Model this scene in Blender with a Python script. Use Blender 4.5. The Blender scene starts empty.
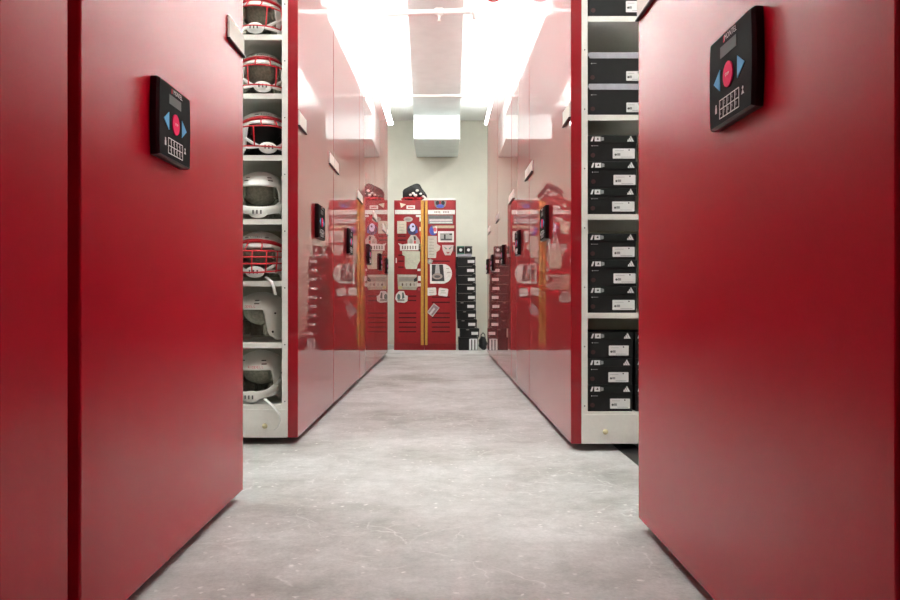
import bpy, bmesh, math, random
from mathutils import Vector, Matrix
random.seed(7)
C = bpy.context.scene.collection
PI = math.pi
R = math.radians

# ------------------------------------------------------------------ camera
F = 800.0; VX = 441.0; VY = 301.5; CZ = 0.63
cam = bpy.data.cameras.new('camera'); co = bpy.data.objects.new('camera', cam); C.objects.link(co)
cam.sensor_width = 36; cam.lens = 36*F/900; co.location = (0, 0, CZ); co.rotation_euler = (R(90), 0, 0)
cam.shift_x = (450-VX)/900; cam.shift_y = (VY-300)/900; cam.clip_start = .02
bpy.context.scene.camera = co
XL, XR = -0.63, 0.547          # planes of the two rows of end panels
HT = 2.75; PB = .03            # panel top, panel bottom
YB = 11.8; CEIL = 3.3

# ------------------------------------------------------------------ materials
def mat(name, col, rough=.5, metal=0, spec=.5, coat=0, coatr=.05, emit=None, es=0):
    m = bpy.data.materials.new(name); m.use_nodes = True
    b = m.node_tree.nodes['Principled BSDF']
    b.inputs['Base Color'].default_value = (*col, 1); b.inputs['Roughness'].default_value = rough
    b.inputs['Metallic'].default_value = metal; b.inputs['Specular IOR Level'].default_value = spec
    b.inputs['Coat Weight'].default_value = coat; b.inputs['Coat Roughness'].default_value = coatr
    if emit: b.inputs['Emission Color'].default_value = (*emit, 1); b.inputs['Emission Strength'].default_value = es
    return m
def noise_var(m, scale, amt, bump=0, bscale=None, detail=4):
    """multiply the colour by a noise and add a bump, in object space"""
    nt = m.node_tree; N = nt.nodes; L = nt.links; b = N['Principled BSDF']
    tc = N.new('ShaderNodeTexCoord'); n = N.new('ShaderNodeTexNoise'); n.inputs['Scale'].default_value = scale
    n.inputs['Detail'].default_value = detail; L.new(tc.outputs['Object'], n.inputs['Vector'])
    mr = N.new('ShaderNodeMapRange'); mr.inputs[1].default_value = .25; mr.inputs[2].default_value = .75
    mr.inputs[3].default_value = 1-amt; mr.inputs[4].default_value = 1+amt; L.new(n.outputs['Fac'], mr.inputs[0])
    mx = N.new('ShaderNodeVectorMath'); mx.operation = 'SCALE'
    mx.inputs[0].default_value = b.inputs['Base Color'].default_value[:3]; L.new(mr.outputs[0], mx.inputs['Scale'])
    L.new(mx.outputs[0], b.inputs['Base Color'])
    if bump:
        n2 = N.new('ShaderNodeTexNoise'); n2.inputs['Scale'].default_value = bscale or scale*4; L.new(tc.outputs['Object'], n2.inputs['Vector'])
        bp = N.new('ShaderNodeBump'); bp.inputs['Strength'].default_value = bump; bp.inputs['Distance'].default_value = .001
        L.new(n2.outputs['Fac'], bp.inputs['Height']); L.new(bp.outputs[0], b.inputs['Normal'])
    return m

M_red = noise_var(mat('red_gloss_enamel', (.30, .0006, .009), .40, spec=.3, coat=.8, coatr=.003), 260, .03)
M_redsatin = noise_var(mat('red_satin_enamel', (.40, .0006, .013), .25, spec=.24), 240, .06, .22, 700)
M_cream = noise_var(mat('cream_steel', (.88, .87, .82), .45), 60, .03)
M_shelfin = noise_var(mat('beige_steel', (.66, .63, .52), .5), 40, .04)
M_wall = noise_var(mat('wall_paint', (.68, .66, .58), .85), 8, .03, .2, 180)
M_ceil = noise_var(mat('ceiling_paint', (.93, .93, .91), .9), 5, .02)
M_duct = noise_var(mat('duct_metal', (.80, .86, .86), .5, spec=.4), 6, .05)
M_black = noise_var(mat('black_plastic', (.006, .007, .007), .7, spec=.06), 300, .2)
M_blackside = mat('black_gloss', (.004, .004, .005), .3, spec=.3)
M_dark = mat('dark_steel', (.02, .015, .013), .6)  # near-black, for upright dots, helmet fittings and a locker handle
M_white = noise_var(mat('white_plastic', (.78, .77, .74), .38), 50, .03)
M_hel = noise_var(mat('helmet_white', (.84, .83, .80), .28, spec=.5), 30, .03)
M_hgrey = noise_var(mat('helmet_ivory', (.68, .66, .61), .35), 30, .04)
M_mask = mat('facemask_red', (.55, .008, .02), .35)
M_pad = noise_var(mat('grey_padding', (.28, .28, .22), .8), 90, .35)
M_pad2 = noise_var(mat('pale_padding', (.28, .27, .22), .8), 60, .35)
M_padk = mat('black_padding', (.012, .012, .012), .8)
M_strap = mat('white_strap', (.8, .8, .78), .6)
M_pink = mat('magenta_button', (.80, .008, .11), .6, spec=.12)
M_blue = mat('blue_button', (.12, .42, .72), .6, spec=.12)
M_lcd = mat('grey_display', (.13, .14, .14), .6, spec=.12)
M_print = mat('white_print', (.85, .85, .85), .6, spec=.2)
M_printred = mat('red_print', (.55, .01, .04), .6)
M_card = mat('cream_card', (.78, .76, .70), .7)
M_pipe = mat('white_pipe', (.85, .84, .83), .4)
M_rail = mat('floor_rail_steel', (.03, .03, .03), .45, .6)
M_box = noise_var(mat('black_cardboard', (.010, .0095, .010), .55, spec=.3), 25, .25)
M_lid = noise_var(mat('black_lid', (.008, .009, .009), .5, spec=.3), 25, .25)
M_lidg = noise_var(mat('grey_lid', (.40, .40, .45), .5), 25, .12)
M_gridd = mat('dark_grey_print', (.10, .10, .10), .7)
M_grey = mat('grey_print', (.32, .32, .33), .7)
M_dotred = mat('maroon_sticker', (.06, .015, .015), .6)
M_lamp = mat('lamp_tube', (1, 1, 1), .5, emit=(.97, 1, .975), es=24)
M_lock = noise_var(mat('locker_red', (.28, .002, .006), .4), 30, .08)
M_gold = noise_var(mat('gold_tape', (.52, .27, .05), .5), 60, .2)
M_slot = mat('slot_dark', (.04, .002, .004), .8)
M_brass = mat('pale_lock', (.62, .55, .33), .4)

def floor_mat():
    m = mat('concrete', (.4, .4, .4), .5, spec=.35); nt = m.node_tree; N = nt.nodes; L = nt.links; b = N['Principled BSDF']
    tc = N.new('ShaderNodeTexCoord')
    def noise(s, d=6, r=.6, vec=None):
        n = N.new('ShaderNodeTexNoise'); n.inputs['Scale'].default_value = s; n.inputs['Detail'].default_value = d
        n.inputs['Roughness'].default_value = r; L.new(vec or tc.outputs['Object'], n.inputs['Vector']); return n.outputs['Fac']
    def ramp(src, stops):
        r = N.new('ShaderNodeValToRGB'); L.new(src, r.inputs[0])
        while len(r.color_ramp.elements) < len(stops): r.color_ramp.elements.new(.5)
        for e, (p, c) in zip(r.color_ramp.elements, stops): e.position = p; e.color = (c[0], c[1], c[2], 1)
        return r.outputs[0]
    def mix(kind, f, a, bb):
        x = N.new('ShaderNodeMix'); x.data_type = 'RGBA'; x.blend_type = kind
        if isinstance(f, float): x.inputs[0].default_value = f
        else: L.new(f, x.inputs[0])
        L.new(a, x.inputs[6])
        if isinstance(bb, tuple): x.inputs[7].default_value = (*bb, 1)
        else: L.new(bb, x.inputs[7])
        return x.outputs[2]
    big = ramp(noise(1.3, 5, .62), [(.32, (.29, .28, .26)), (.46, (.45, .45, .44)), (.62, (.56, .565, .56))])
    mid = ramp(noise(9, 8, .7), [(.32, (.82,)*3), (.66, (1.10,)*3)])
    fine = ramp(noise(120, 3, .6), [(.3, (.90,)*3), (.7, (1.08,)*3)])
    c = mix('MULTIPLY', 1.0, big, mid); m3 = ramp(noise(34, 8, .75), [(.3, (.84,)*3), (.7, (1.12,)*3)]); c = mix('MULTIPLY', 1.0, c, m3); c = mix('MULTIPLY', 1.0, c, fine)
    d0 = N.new('ShaderNodeTexNoise'); d0.inputs['Scale'].default_value = 3; d0.inputs['Detail'].default_value = 5; L.new(tc.outputs['Object'], d0.inputs['Vector'])
    d1 = N.new('ShaderNodeVectorMath'); d1.operation = 'SCALE'; d1.inputs['Scale'].default_value = .35; L.new(d0.outputs['Color'], d1.inputs[0])
    dad0 = N.new('ShaderNodeVectorMath'); dad0.operation = 'ADD'; L.new(tc.outputs['Object'], dad0.inputs[0]); L.new(d1.outputs[0], dad0.inputs[1])
    # scuffs: stretched noise, pale
    mp = N.new('ShaderNodeMapping'); mp.inputs['Scale'].default_value = (3, 40, 1); mp.inputs['Rotation'].default_value = (0, 0, .5)
    L.new(tc.outputs['Object'], mp.inputs[0])
    sc = ramp(noise(1.6, 6, .6, mp.outputs[0]), [(.62, (0, 0, 0)), (.70, (.30,)*3)]); c = mix('MIX', sc, c, (.58, .58, .57))
    mp2 = N.new('ShaderNodeMapping'); mp2.inputs['Scale'].default_value = (40, 4, 1); mp2.inputs['Rotation'].default_value = (0, 0, .25)
    L.new(tc.outputs['Object'], mp2.inputs[0])
    sc2 = ramp(noise(1.4, 6, .6, mp2.outputs[0]), [(.67, (0, 0, 0)), (.75, (.25,)*3)]); c = mix('MIX', sc2, c, (.58, .58, .57))
    for (ang, sx, th) in ((.9, 90, .012), (-.4, 70, .010), (2.0, 110, .012)):
        mp3 = N.new('ShaderNodeMapping'); mp3.inputs['Scale'].default_value = (1.2, 1.2, 1); mp3.inputs['Rotation'].default_value = (0, 0, ang); L.new(dad0.outputs[0], mp3.inputs[0])
        vv = N.new('ShaderNodeTexVoronoi'); vv.feature = 'DISTANCE_TO_EDGE'; vv.inputs['Scale'].default_value = 2.3; L.new(mp3.outputs[0], vv.inputs['Vector'])
        ln = ramp(vv.outputs['Distance'], [(.0, (.55,)*3), (th, (0, 0, 0))]); gt = ramp(noise(2.2+ang, 5, .7), [(.52, (0, 0, 0)), (.60, (1, 1, 1))])
        c = mix('MIX', mix('MULTIPLY', 1.0, ln, gt), c, (.72, .72, .71))
    # white chips and dark pits
    dn = N.new('ShaderNodeTexNoise'); dn.inputs['Scale'].default_value = 45; dn.inputs['Detail'].default_value = 4; L.new(tc.outputs['Object'], dn.inputs['Vector'])
    dsc = N.new('ShaderNodeVectorMath'); dsc.operation = 'SCALE'; dsc.inputs['Scale'].default_value = .035; L.new(dn.outputs['Color'], dsc.inputs[0])
    dad = N.new('ShaderNodeVectorMath'); dad.operation = 'ADD'; L.new(tc.outputs['Object'], dad.inputs[0]); L.new(dsc.outputs[0], dad.inputs[1])
    v = N.new('ShaderNodeTexVoronoi'); v.inputs['Scale'].default_value = 24; L.new(dad.outputs[0], v.inputs['Vector'])
    ch = ramp(v.outputs['Distance'], [(.08, (.8,)*3), (.20, (0, 0, 0))])
    gate = ramp(noise(5, 5, .6), [(.44, (0, 0, 0)), (.55, (1, 1, 1))]); ch = mix('MULTIPLY', 1.0, ch, gate)
    c = mix('MIX', ch, c, (.80, .79, .77))
    v2 = N.new('ShaderNodeTexVoronoi'); v2.inputs['Scale'].default_value = 23; L.new(tc.outputs['Object'], v2.inputs['Vector'])
    pt = ramp(v2.outputs['Distance'], [(.03, (.6,)*3), (.06, (0, 0, 0))])
    gate2 = ramp(noise(7, 2, .5), [(.57, (0, 0, 0)), (.6, (1, 1, 1))]); pt = mix('MULTIPLY', 1.0, pt, gate2)
    c = mix('MIX', pt, c, (.10, .09, .08))
    L.new(c, b.inputs['Base Color'])
    rr = N.new('ShaderNodeMapRange'); rr.inputs[3].default_value = .35; rr.inputs[4].default_value = .65; L.new(noise(4), rr.inputs[0]); L.new(rr.outputs[0], b.inputs['Roughness'])
    bp = N.new('ShaderNodeBump'); bp.inputs['Strength'].default_value = .25; bp.inputs['Distance'].default_value = .002
    L.new(noise(60, 8, .7), bp.inputs['Height']); L.new(bp.outputs[0], b.inputs['Normal'])
    return m
M_floor = floor_mat()

# ------------------------------------------------------------------ mesh helpers
def nb(): return bmesh.new()
def box(bm, x0, x1, y0, y1, z0, z1, bev=0, mi=0, rot=None, seg=2):
    r = bmesh.ops.create_cube(bm, size=1)
    vs = r['verts']; c = Vector(((x0+x1)/2, (y0+y1)/2, (z0+z1)/2))
    for v in vs:
        v.co = Vector((v.co.x*(x1-x0), v.co.y*(y1-y0), v.co.z*(z1-z0)))
        if rot: v.co = rot @ v.co
        v.co += c
    fs = set(f for v in vs for f in v.link_faces)
    for f in fs: f.material_index = mi
    if bev:
        es = list(set(e for v in vs for e in v.link_edges))
        rr = bmesh.ops.bevel(bm, geom=es, offset=bev, segments=seg, profile=.5, affect='EDGES')
        for f in rr['faces']: f.material_index = mi
    return bm
def prism(bm, pts, t, M=None, mi=0):
    """extrude a 2-D outline (x,z) by thickness t along +y; M places it"""
    a = [bm.verts.new((p[0], 0, p[1])) for p in pts]; b = [bm.verts.new((p[0], t, p[1])) for p in pts]
    n = len(pts); fs = [bm.faces.new(a), bm.faces.new(b[::-1])]
    for i in range(n): fs.append(bm.faces.new((a[i], b[i], b[(i+1) % n], a[(i+1) % n])))
    for f in fs: f.material_index = mi
    if M is not None:
        for v in a+b: v.co = M @ v.co
    return bm
def tube(bm, pts, r, n=8, mi=0, closed=False, flat=None):
    pts = [Vector(p) for p in pts]; rings = []; N = len(pts); up = None
    for i, p in enumerate(pts):
        d = (pts[min(i+1, N-1)]-pts[max(i-1, 0)]).normalized()
        if up is None:
            up = Vector((0, 0, 1)) if abs(d.z) < .9 else Vector((1, 0, 0))
        s = d.cross(up).normalized(); u = s.cross(d).normalized(); up = u
        ra, rb = (r, r) if flat is None else flat
        rings.append([bm.verts.new(p+s*ra*math.cos(2*PI*k/n)+u*rb*math.sin(2*PI*k/n)) for k in range(n)])
    fs = []
    for i in range(N-1):
        for k in range(n): fs.append(bm.faces.new((rings[i][k], rings[i][(k+1) % n], rings[i+1][(k+1) % n], rings[i+1][k])))
    fs.append(bm.faces.new(rings[0][::-1])); fs.append(bm.faces.new(rings[-1]))
    for f in fs: f.material_index = mi; f.smooth = True
    return bm
def lathe(bm, prof, n=32, M=None, mi=0):
    """profile [(r,z)] spun around z"""
    rings = []; allv = []
    for r, z in prof:
        if r < 1e-6: ring = [bm.verts.new((0, 0, z))]
        else: ring = [bm.verts.new((r*math.cos(2*PI*k/n), r*math.sin(2*PI*k/n), z)) for k in range(n)]
        rings.append(ring); allv += ring
    for a, b in zip(rings, rings[1:]):
        for k in range(n):
            q = [a[k % len(a)], a[(k+1) % n % len(a)] if len(a) > 1 else None, b[(k+1) % n % len(b)] if len(b) > 1 else None, b[k % len(b)]]
            q = [v for v in q if v]; 
            f = bm.faces.new(q); f.material_index = mi; f.smooth = True
    if M is not None:
        for v in allv: v.co = M @ v.co
    return bm
def sphere(bm, c, r, sc=(1, 1, 1), mi=0, seg=16, rot=None):
    rr = bmesh.ops.create_uvsphere(bm, u_segments=seg, v_segments=seg//2, radius=r)
    for v in rr['verts']:
        v.co = Vector((v.co.x*sc[0], v.co.y*sc[1], v.co.z*sc[2]))
        if rot: v.co = rot @ v.co
        v.co += Vector(c)
        for f in v.link_faces: f.smooth = True; f.material_index = mi
    return bm
def link(name, bm, mats, parent=None, recalc=True):
    if recalc: bmesh.ops.recalc_face_normals(bm, faces=bm.faces)
    me = bpy.data.meshes.new(name); bm.to_mesh(me); bm.free()
    for m in (mats if isinstance(mats, (list, tuple)) else [mats]): me.materials.append(m)
    o = bpy.data.objects.new(name, me); C.objects.link(o)
    if parent: o.parent = parent
    return o
def thing(name, label, cat, loc=(0, 0, 0), rot=(0, 0, 0), group=None):
    o = bpy.data.objects.new(name, None); C.objects.link(o); o.location = loc; o.rotation_euler = rot; o.empty_display_size = .1
    tag(o, label, cat, group); return o
def tag(o, label, cat, group=None):
    o['label'] = label; o['category'] = cat
    if group: o['group'] = group
    return o
def struct(o): o['kind'] = 'structure'; return o
def copy_thing(src, label=None, group=None):
    def rec(o, p):
        c = o.copy(); C.objects.link(c); c.parent = p
        for ch in o.children: rec(ch, c)
        return c
    c = rec(src, None)
    if label: c['label'] = label
    if group: c['group'] = group
    return c
_txt = {}
def text_bm(bm, s, size, M, mi=0, t=.0006, sx=1.0):
    """add text, centred, lying in local xz facing -y, then placed by M"""
    if s not in _txt:
        cu = bpy.data.curves.new('t', 'FONT'); cu.body = s; cu.align_x = 'CENTER'; cu.align_y = 'CENTER'; cu.resolution_u = 2
        o = bpy.data.objects.new('t', cu); C.objects.link(o)
        me = bpy.data.meshes.new_from_object(o.evaluated_get(bpy.context.evaluated_depsgraph_get()))
        _txt[s] = ([v.co.copy() for v in me.vertices], [tuple(p.vertices) for p in me.polygons])
        bpy.data.objects.remove(o); bpy.data.curves.remove(cu); bpy.data.meshes.remove(me)
    vs, fs = _txt[s]
    nv = [bm.verts.new(M @ Vector((v.x*size*sx, -t, v.y*size))) for v in vs]
    for f in fs:
        try: ff = bm.faces.new([nv[i] for i in f]); ff.material_index = mi
        except ValueError: pass
    return bm
I4 = Matrix.Identity(4)
T = Matrix.Translation
def rect(x0, x1, z0, z1): return [(x0, z0), (x1, z0), (x1, z1), (x0, z1)]
def circ(cx, cz, r, n=24, rz=None): return [(cx+r*math.cos(2*PI*k/n), cz+(rz or r)*math.sin(2*PI*k/n)) for k in range(n)]
def rrect(x0, x1, z0, z1, r, n=5):
    out = []
    for (cx, cz, a0) in ((x1-r, z1-r, 0), (x0+r, z1-r, 90), (x0+r, z0+r, 180), (x1-r, z0+r, 270)):
        for k in range(n+1):
            a = R(a0+90*k/n); out.append((cx+r*math.cos(a), cz+r*math.sin(a)))
    return out

# ------------------------------------------------------------------ setting
XW = 3.6; Y0 = -2.6
b = nb(); box(b, -XW, XW, Y0, YB, -.1, 0); struct(link('floor', b, M_floor))
b = nb(); box(b, -XW, XW, Y0, YB, CEIL, CEIL+.1); struct(link('ceiling', b, M_ceil))
b = nb(); box(b, -XW, XW, YB, YB+.1, 0, CEIL); struct(link('wall_back', b, M_wall))
b = nb(); box(b, -XW, XW, Y0-.1, Y0, 0, CEIL); struct(link('wall_front', b, M_wall))
b = nb(); box(b, -XW-.1, -XW, Y0, YB, 0, CEIL); struct(link('wall_left', b, M_wall))
b = nb(); box(b, XW, XW+.1, Y0, YB, 0, CEIL); struct(link('wall_right', b, M_wall))

# floor rails the carriages roll on
RAILX = {-1: (-1.15, -2.3), 1: (.80, 2.3)}
def rail(x, label):
    b = nb(); box(b, x-.045, x+.045, -1.6, 9.6, 0, .004, .001)
    tag(link('floor_rail', b, M_rail), label, 'rail')
rail(.80, 'dark steel floor rail under the right carriages, nearest the central aisle')
rail(2.3, 'dark steel floor rail under the right carriages, far from the aisle')
rail(-1.15, 'dark steel floor rail under the left carriages, nearest the central aisle')
rail(-2.3, 'dark steel floor rail under the left carriages, far from the aisle')

# ------------------------------------------------------------------ mobile carriages
PT = .045; UP = .026; BAY = .92; NB = 2
def keypad(parent, side, yc, zc=1.035):
    """control pad; local x = reader's right, local -y = out of the panel"""
    W, H, t = .207, .166, .020
    M = (T((XL, yc, zc)) @ Matrix.Rotation(R(90), 4, 'Z')) if side < 0 else (T((XR, yc, zc)) @ Matrix.Rotation(R(-90), 4, 'Z'))
    # side<0: reader looks to -X, right hand = +Y ; side>0: reader looks +X, right hand = -Y
    def P(bm, pts, y0, t, mi=0): return prism(bm, pts, t, M @ T((0, y0, 0)), mi)
    b = nb(); n = 10
    fr = []; ba = []
    def outline(k, W, H, bulge):
        o = []
        for s in (-1, 1):
            rng = range(n+1)
            for i in rng:
                v = -1+2*i/n; v = v*s
                o.append((s*(W/2+bulge*(1-v*v)), v*H/2))
        return o
    # body: slight bulge of the two short sides, front bevel
    layers = [(0, W+.004, H+.004, .006), (-t*.7, W+.006, H+.004, .007), (-t, W-.002, H-.002, .004)]
    rings = [[b.verts.new(M @ Vector((p[0], y, p[1]))) for p in outline(0, w, h, bu)] for (y, w, h, bu) in layers]
    for ra, rb in zip(rings, rings[1:]):
        for i in range(len(ra)): b.faces.new((ra[i], ra[(i+1) % len(ra)], rb[(i+1) % len(ra)], rb[i])).material_index = 1
    b.faces.new(rings[-1]).material_index = 0; b.faces.new(rings[0][::-1])
    kp = link('keypad', b, [M_black, M_blackside], parent); kp['label'] = 'black control keypad on the red panel'
    y = -t-.0012
    b = nb(); P(b, circ(-.003, .0, .0235, 28), y-.0012, .003); text_bm(b, 'STOP', .008, M @ T((-.003, y-.0015, 0)), 1)
    link('stop_button', b, [M_pink, M_print], kp)
    b = nb(); P(b, [(-.080, 0), (-.047, -.020), (-.047, .020)], y, .002); link('arrow_button', b, M_blue, kp)
    b = nb(); P(b, [(.075, 0), (.042, .020), (.042, -.020)], y, .002); link('arrow_button', b, M_blue, kp)
    b = nb(); P(b, rect(-.045, .036, .040, .061), y+.0004, .0015); link('display', b, M_lcd, kp)
    b = nb()                                                             # keys: 5 x 2 outlined
    gx0, gx1, gz0, gz1 = -.05, .048, -.072, -.038
    for i in range(6): xx = gx0+(gx1-gx0)*i/5; P(b, rect(xx-.0009, xx+.0009, gz0, gz1), y+.0006, .001)
    for i in range(3): zz = gz0+(gz1-gz0)*i/2; P(b, rect(gx0, gx1, zz-.0009, zz+.0009), y+.0006, .001)
    for i in range(10):
        cx = gx0+(gx1-gx0)*((i % 5)+.5)/5; cz = gz1-(gz1-gz0)*((i//5)+.5)/2
        text_bm(b, str((i+1) % 10), .010, M @ T((cx, y, cz)), 0)
    link('key_grid', b, [M_print], kp)
    b = nb()
    P(b, rect(-.073, -.065, -.058, -.048), y+.0006, .001)                # padlock mark
    P(b, rect(-.0715, -.0700, -.048, -.043), y+.0006, .001); P(b, rect(-.068, -.0665, -.048, -.043), y+.0006, .001); P(b, rect(-.0715, -.0665, -.043, -.0415), y+.0006, .001)
    P(b, [(.060, -.054), (.072, -.054), (.066, -.046)], y+.0006, .001); P(b, circ(.066, -.043, .003, 10), y+.0006, .001)   # person mark
    text_bm(b, 'MONTEL', .0155, M @ T((.010, y, .071)), 0)
    P(b, [(-.030, .066), (-.024, .066), (-.024, .077), (-.028, .077)], y+.0006, .001, 1)
    link('printed_marks', b, [M_print, M_printred], kp)
    return kp
def label_holder(parent, side, y0, y1, zc=1.44):
    X = XL if side < 0 else XR; s = 1 if side < 0 else -1      # s: direction out of the panel
    b = nb(); x0, x1 = sorted((X, X+s*.005)); box(b, x0, x1, y0, y1, zc-.033, zc+.033, .0015)
    xa, xb = sorted((X, X+s*.010)); box(b, xa, xb, y0-.0005, y1+.0005, zc-.0355, zc-.0315, .0005, 1)
    h = link('label_holder', b, [M_white, M_blackside, M_printred], parent)
    b = nb(); xa, xb = sorted((X+s*.0048, X+s*.0062)); box(b, xa, xb, y0+.006, y1-.006, zc-.030, zc+.030)
    link('label_card', b, M_card, h)
def carriage(side, ya, yb, label, shelves=(.175, .447, .72, .993, 1.275, 1.547, 1.807, 2.08, 2.36), key=None, tags=(1, 1), knobs=(0, 0), kz=1.035):
    t = thing('mobile_shelving_carriage', label, 'shelving carriage', (0, 0, 0), group='motorised red shelving carriages along the aisle')
    X = XL if side < 0 else XR; s = side                        # s: direction away from the aisle
    ya += .002; yb -= .002
    b = nb(); x0, x1 = sorted((X, X+s*PT)); box(b, x0, x1, ya, yb, PB, HT, .004, 0, seg=2); link('end_panel', b, [M_red if ya > 3 else M_redsatin], t)
    xi = X+s*PT; xo = xi+s*(NB*BAY+UP); yf, yk = ya+.0, yb-.0
    # plinth
    b = nb(); x0, x1 = sorted((xi, xo)); box(b, x0, x1, ya+.001, yb-.001, PB+.0005, .155, .002); pl = link('plinth', b, M_cream, t)
    for (yy, sg) in [q for q, u in zip(((ya, -1), (yb, 1)), knobs) if u]:
        for kx in (xi+s*(.02+.06+.02),):
            b = nb(); lathe(b, [(0, .0), (.011, 0), (.012, .004), (.009, .012), (0, .014)], 20, T((kx, yy-sg*.001, .082)) @ Matrix.Rotation(R(90)*(1 if sg < 0 else -1), 4, 'X'))
            link('lock_knob', b, M_brass, pl)
    # uprights and shelves
    for k in range(NB+1):
        for (yy0, yy1) in ((ya+.0015, ya+.045), (yb-.045, yb-.0015)):
            x0, x1 = sorted((xi+s*k*BAY, xi+s*(k*BAY+UP))); b = nb(); box(b, x0, x1, yy0, yy1, .155, HT-.04, .0015)
            for zz in [.19+.25*i for i in range(10)]:
                M_ = T(((x0+x1)/2, yy0 if yy0 < (ya+yb)/2 else yy1, zz)) @ Matrix.Rotation(R(90), 4, 'X')
                lathe(b, [(.0028, -.0005), (.0028, .0006), (0, .0006)], 8, M_, 1)
            link('upright', b, [M_cream, M_dark], t)
    b = nb(); ym = (ya+yb)/2
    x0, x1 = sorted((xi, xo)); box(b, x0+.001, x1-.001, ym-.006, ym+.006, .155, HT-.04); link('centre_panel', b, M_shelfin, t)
    b = nb(); box(b, x0, x1, ya, yb, HT-.04, HT-.001, .002); link('canopy_top', b, M_cream, t)
    b = nb()
    for k in range(NB+1):
        xa, xb = sorted((xi+s*(k*BAY+.008), xi+s*(k*BAY+.012)))
        box(b, xa, xb, ya+.046, yb-.046, .156, HT-.041)
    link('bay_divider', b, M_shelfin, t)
    for k in range(NB):
        x0, x1 = sorted((xi+s*(k*BAY+UP), xi+s*((k+1)*BAY)))
        for z in shelves:
            for (y0, y1, lip) in ((ya+.004, ym-.007, -1), (ym+.007, yb-.004, 1)):
                b = nb(); box(b, x0+.001, x1-.001, y0, y1, z-.003, z)                     # deck
                yl = y0 if lip < 0 else y1-.003
                box(b, x0+.001, x1-.001, yl, yl+.003, z-.023, z-.0032)                      # front lip
                ye = y0+.003 if lip < 0 else y1-.016
                box(b, x0+.001, x1-.001, ye, ye+.013, z-.023, z-.021)                     # returned flange
                if z > 1.0 and k == 0 and lip < 0:                                       # stamped notches under the deck
                    nn = 22; yn = y0+.03
                    for i in range(nn):
                        xx = x0+.02+(x1-x0-.04)*i/(nn-1); box(b, xx-.006, xx+.006, yn, yn+.012, z-.010, z-.0032)
                link('shelf', b, M_cream, t)
    # wheels on the rails
    for rx in RAILX[side]:
        for yy in (ya+.18, yb-.18):
            b = nb(); lathe(b, [(0, -.02), (.05, -.02), (.054, -.012), (.054, .012), (.05, .02), (0, .02)], 24, T((rx, yy, .0585)) @ Matrix.Rotation(R(90), 4, 'Y'))
            link('wheel', b, M_rail, t)
    keypad(t, side, key if key else (ya+yb)/2, kz)
    if tags[0]: label_holder(t, side, ya+.004, ya+.195)
    if tags[1]: label_holder(t, side, yb-.195, yb-.004)
    return t
RS = (.165, .582, .998, 1.417, 1.833, 2.25)
names = ['nearest the camera', 'second', 'third', 'fourth', 'fifth', 'last']
carriage(-1, .14, 1.355, 'red end panel cut off by the left edge of the photo, before a dark gap')
carriage(-1, 1.396, 2.55, 'large red end panel with big keypad in the left foreground', key=1.84, knobs=(0, 1))
carriage(-1, 3.52, 4.69, 'left red carriage whose open shelves hold white football helmets', knobs=(1, 0))
carriage(-1, 4.694, 6.19, 'left red carriage directly behind the helmet carriage, mirroring the lockers')
carriage(-1, 6.194, 7.61, 'left red carriage third in the closed row after the helmets')
carriage(-1, 7.614, 8.85, 'left red carriage second from the back wall')
carriage(-1, 8.854, 9.45, 'narrow left red carriage nearest the lockers, last of the row')
carriage(1, -.34, .925, 'red end panel sliver at the right edge of the photo, beyond a gap', shelves=RS)
carriage(1, .96, 2.22, 'large red end panel with big keypad in the right foreground', shelves=RS, key=1.463, knobs=(0, 1), kz=1.047)
carriage(1, 3.366, 4.96, 'right red carriage whose open shelves hold black shoe boxes', shelves=RS, knobs=(1, 0))
carriage(1, 4.964, 6.2, 'right red carriage directly behind the shoe box carriage', shelves=RS)
carriage(1, 6.204, 7.76, 'right red carriage third in the closed row after the shoe boxes', shelves=RS)
carriage(1, 7.764, 9.08, 'right red carriage second from the back wall', shelves=RS)
carriage(1, 9.084, 9.45, 'narrow right red carriage nearest the floor stack of boxes, last of the row', shelves=RS, tags=(1, 0))

# ------------------------------------------------------------------ helmets
HX, HY, HR, HC = .112, .128, .100, .118
def hpt(a, z, off=0):
    """point of the shell at azimuth a (0 = face, -y) and height z"""
    if z >= HC:
        s = min(1, (z-HC)/HR); c = max(0, 1-s**2.15)**.5
    else:
        q = (HC-z)/HC; c = 1-.16*q*q
    fr = 1.0
    rx = HX*c+off; ry = (HY*c)+off
    return Vector((rx*math.sin(a), -ry*math.cos(a), z))
def sstep(x, a, b2):
    t = max(0, min(1, (x-a)/(b2-a))); return t*t*(3-2*t)
def shell_bm(brow=.142):
    b = nb(); NA = 96; NZ = 22; cols = []
    for i in range(NA):
        a = -PI+2*PI*i/NA; d = abs(math.degrees(a))
        zb = brow-.004*(d/50)**2 if d < 46 else brow
        zb = brow*(1-sstep(d, 44, 60))+.030*sstep(d, 44, 60)
        if d > 60: zb = .030-.022*sstep(d, 60, 80)+.028*sstep(d, 105, 135)
        col = []
        for j in range(1, NZ+1):
            u = j/NZ; zt = HC+HR
            ph = u
            z = zb+(zt-zb)*math.cos(ph*PI/2)
            col.append(b.verts.new(hpt(a, z, .0015*math.exp(-((z-zb)/.008)**2))))
        cols.append(col)
    top = b.verts.new((0, 0, HC+HR))
    for i in range(NA):
        A = cols[i]; B = cols[(i+1) % NA]
        b.faces.new((top, A[0], B[0]))
        for j in range(NZ-1): b.faces.new((A[j], A[j+1], B[j+1], B[j]))
    for f in b.faces: f.smooth = True
    return b
def solid(o, t=.006):
    m = o.modifiers.new('s', 'SOLIDIFY'); m.thickness = t; m.offset = -1; return o
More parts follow.
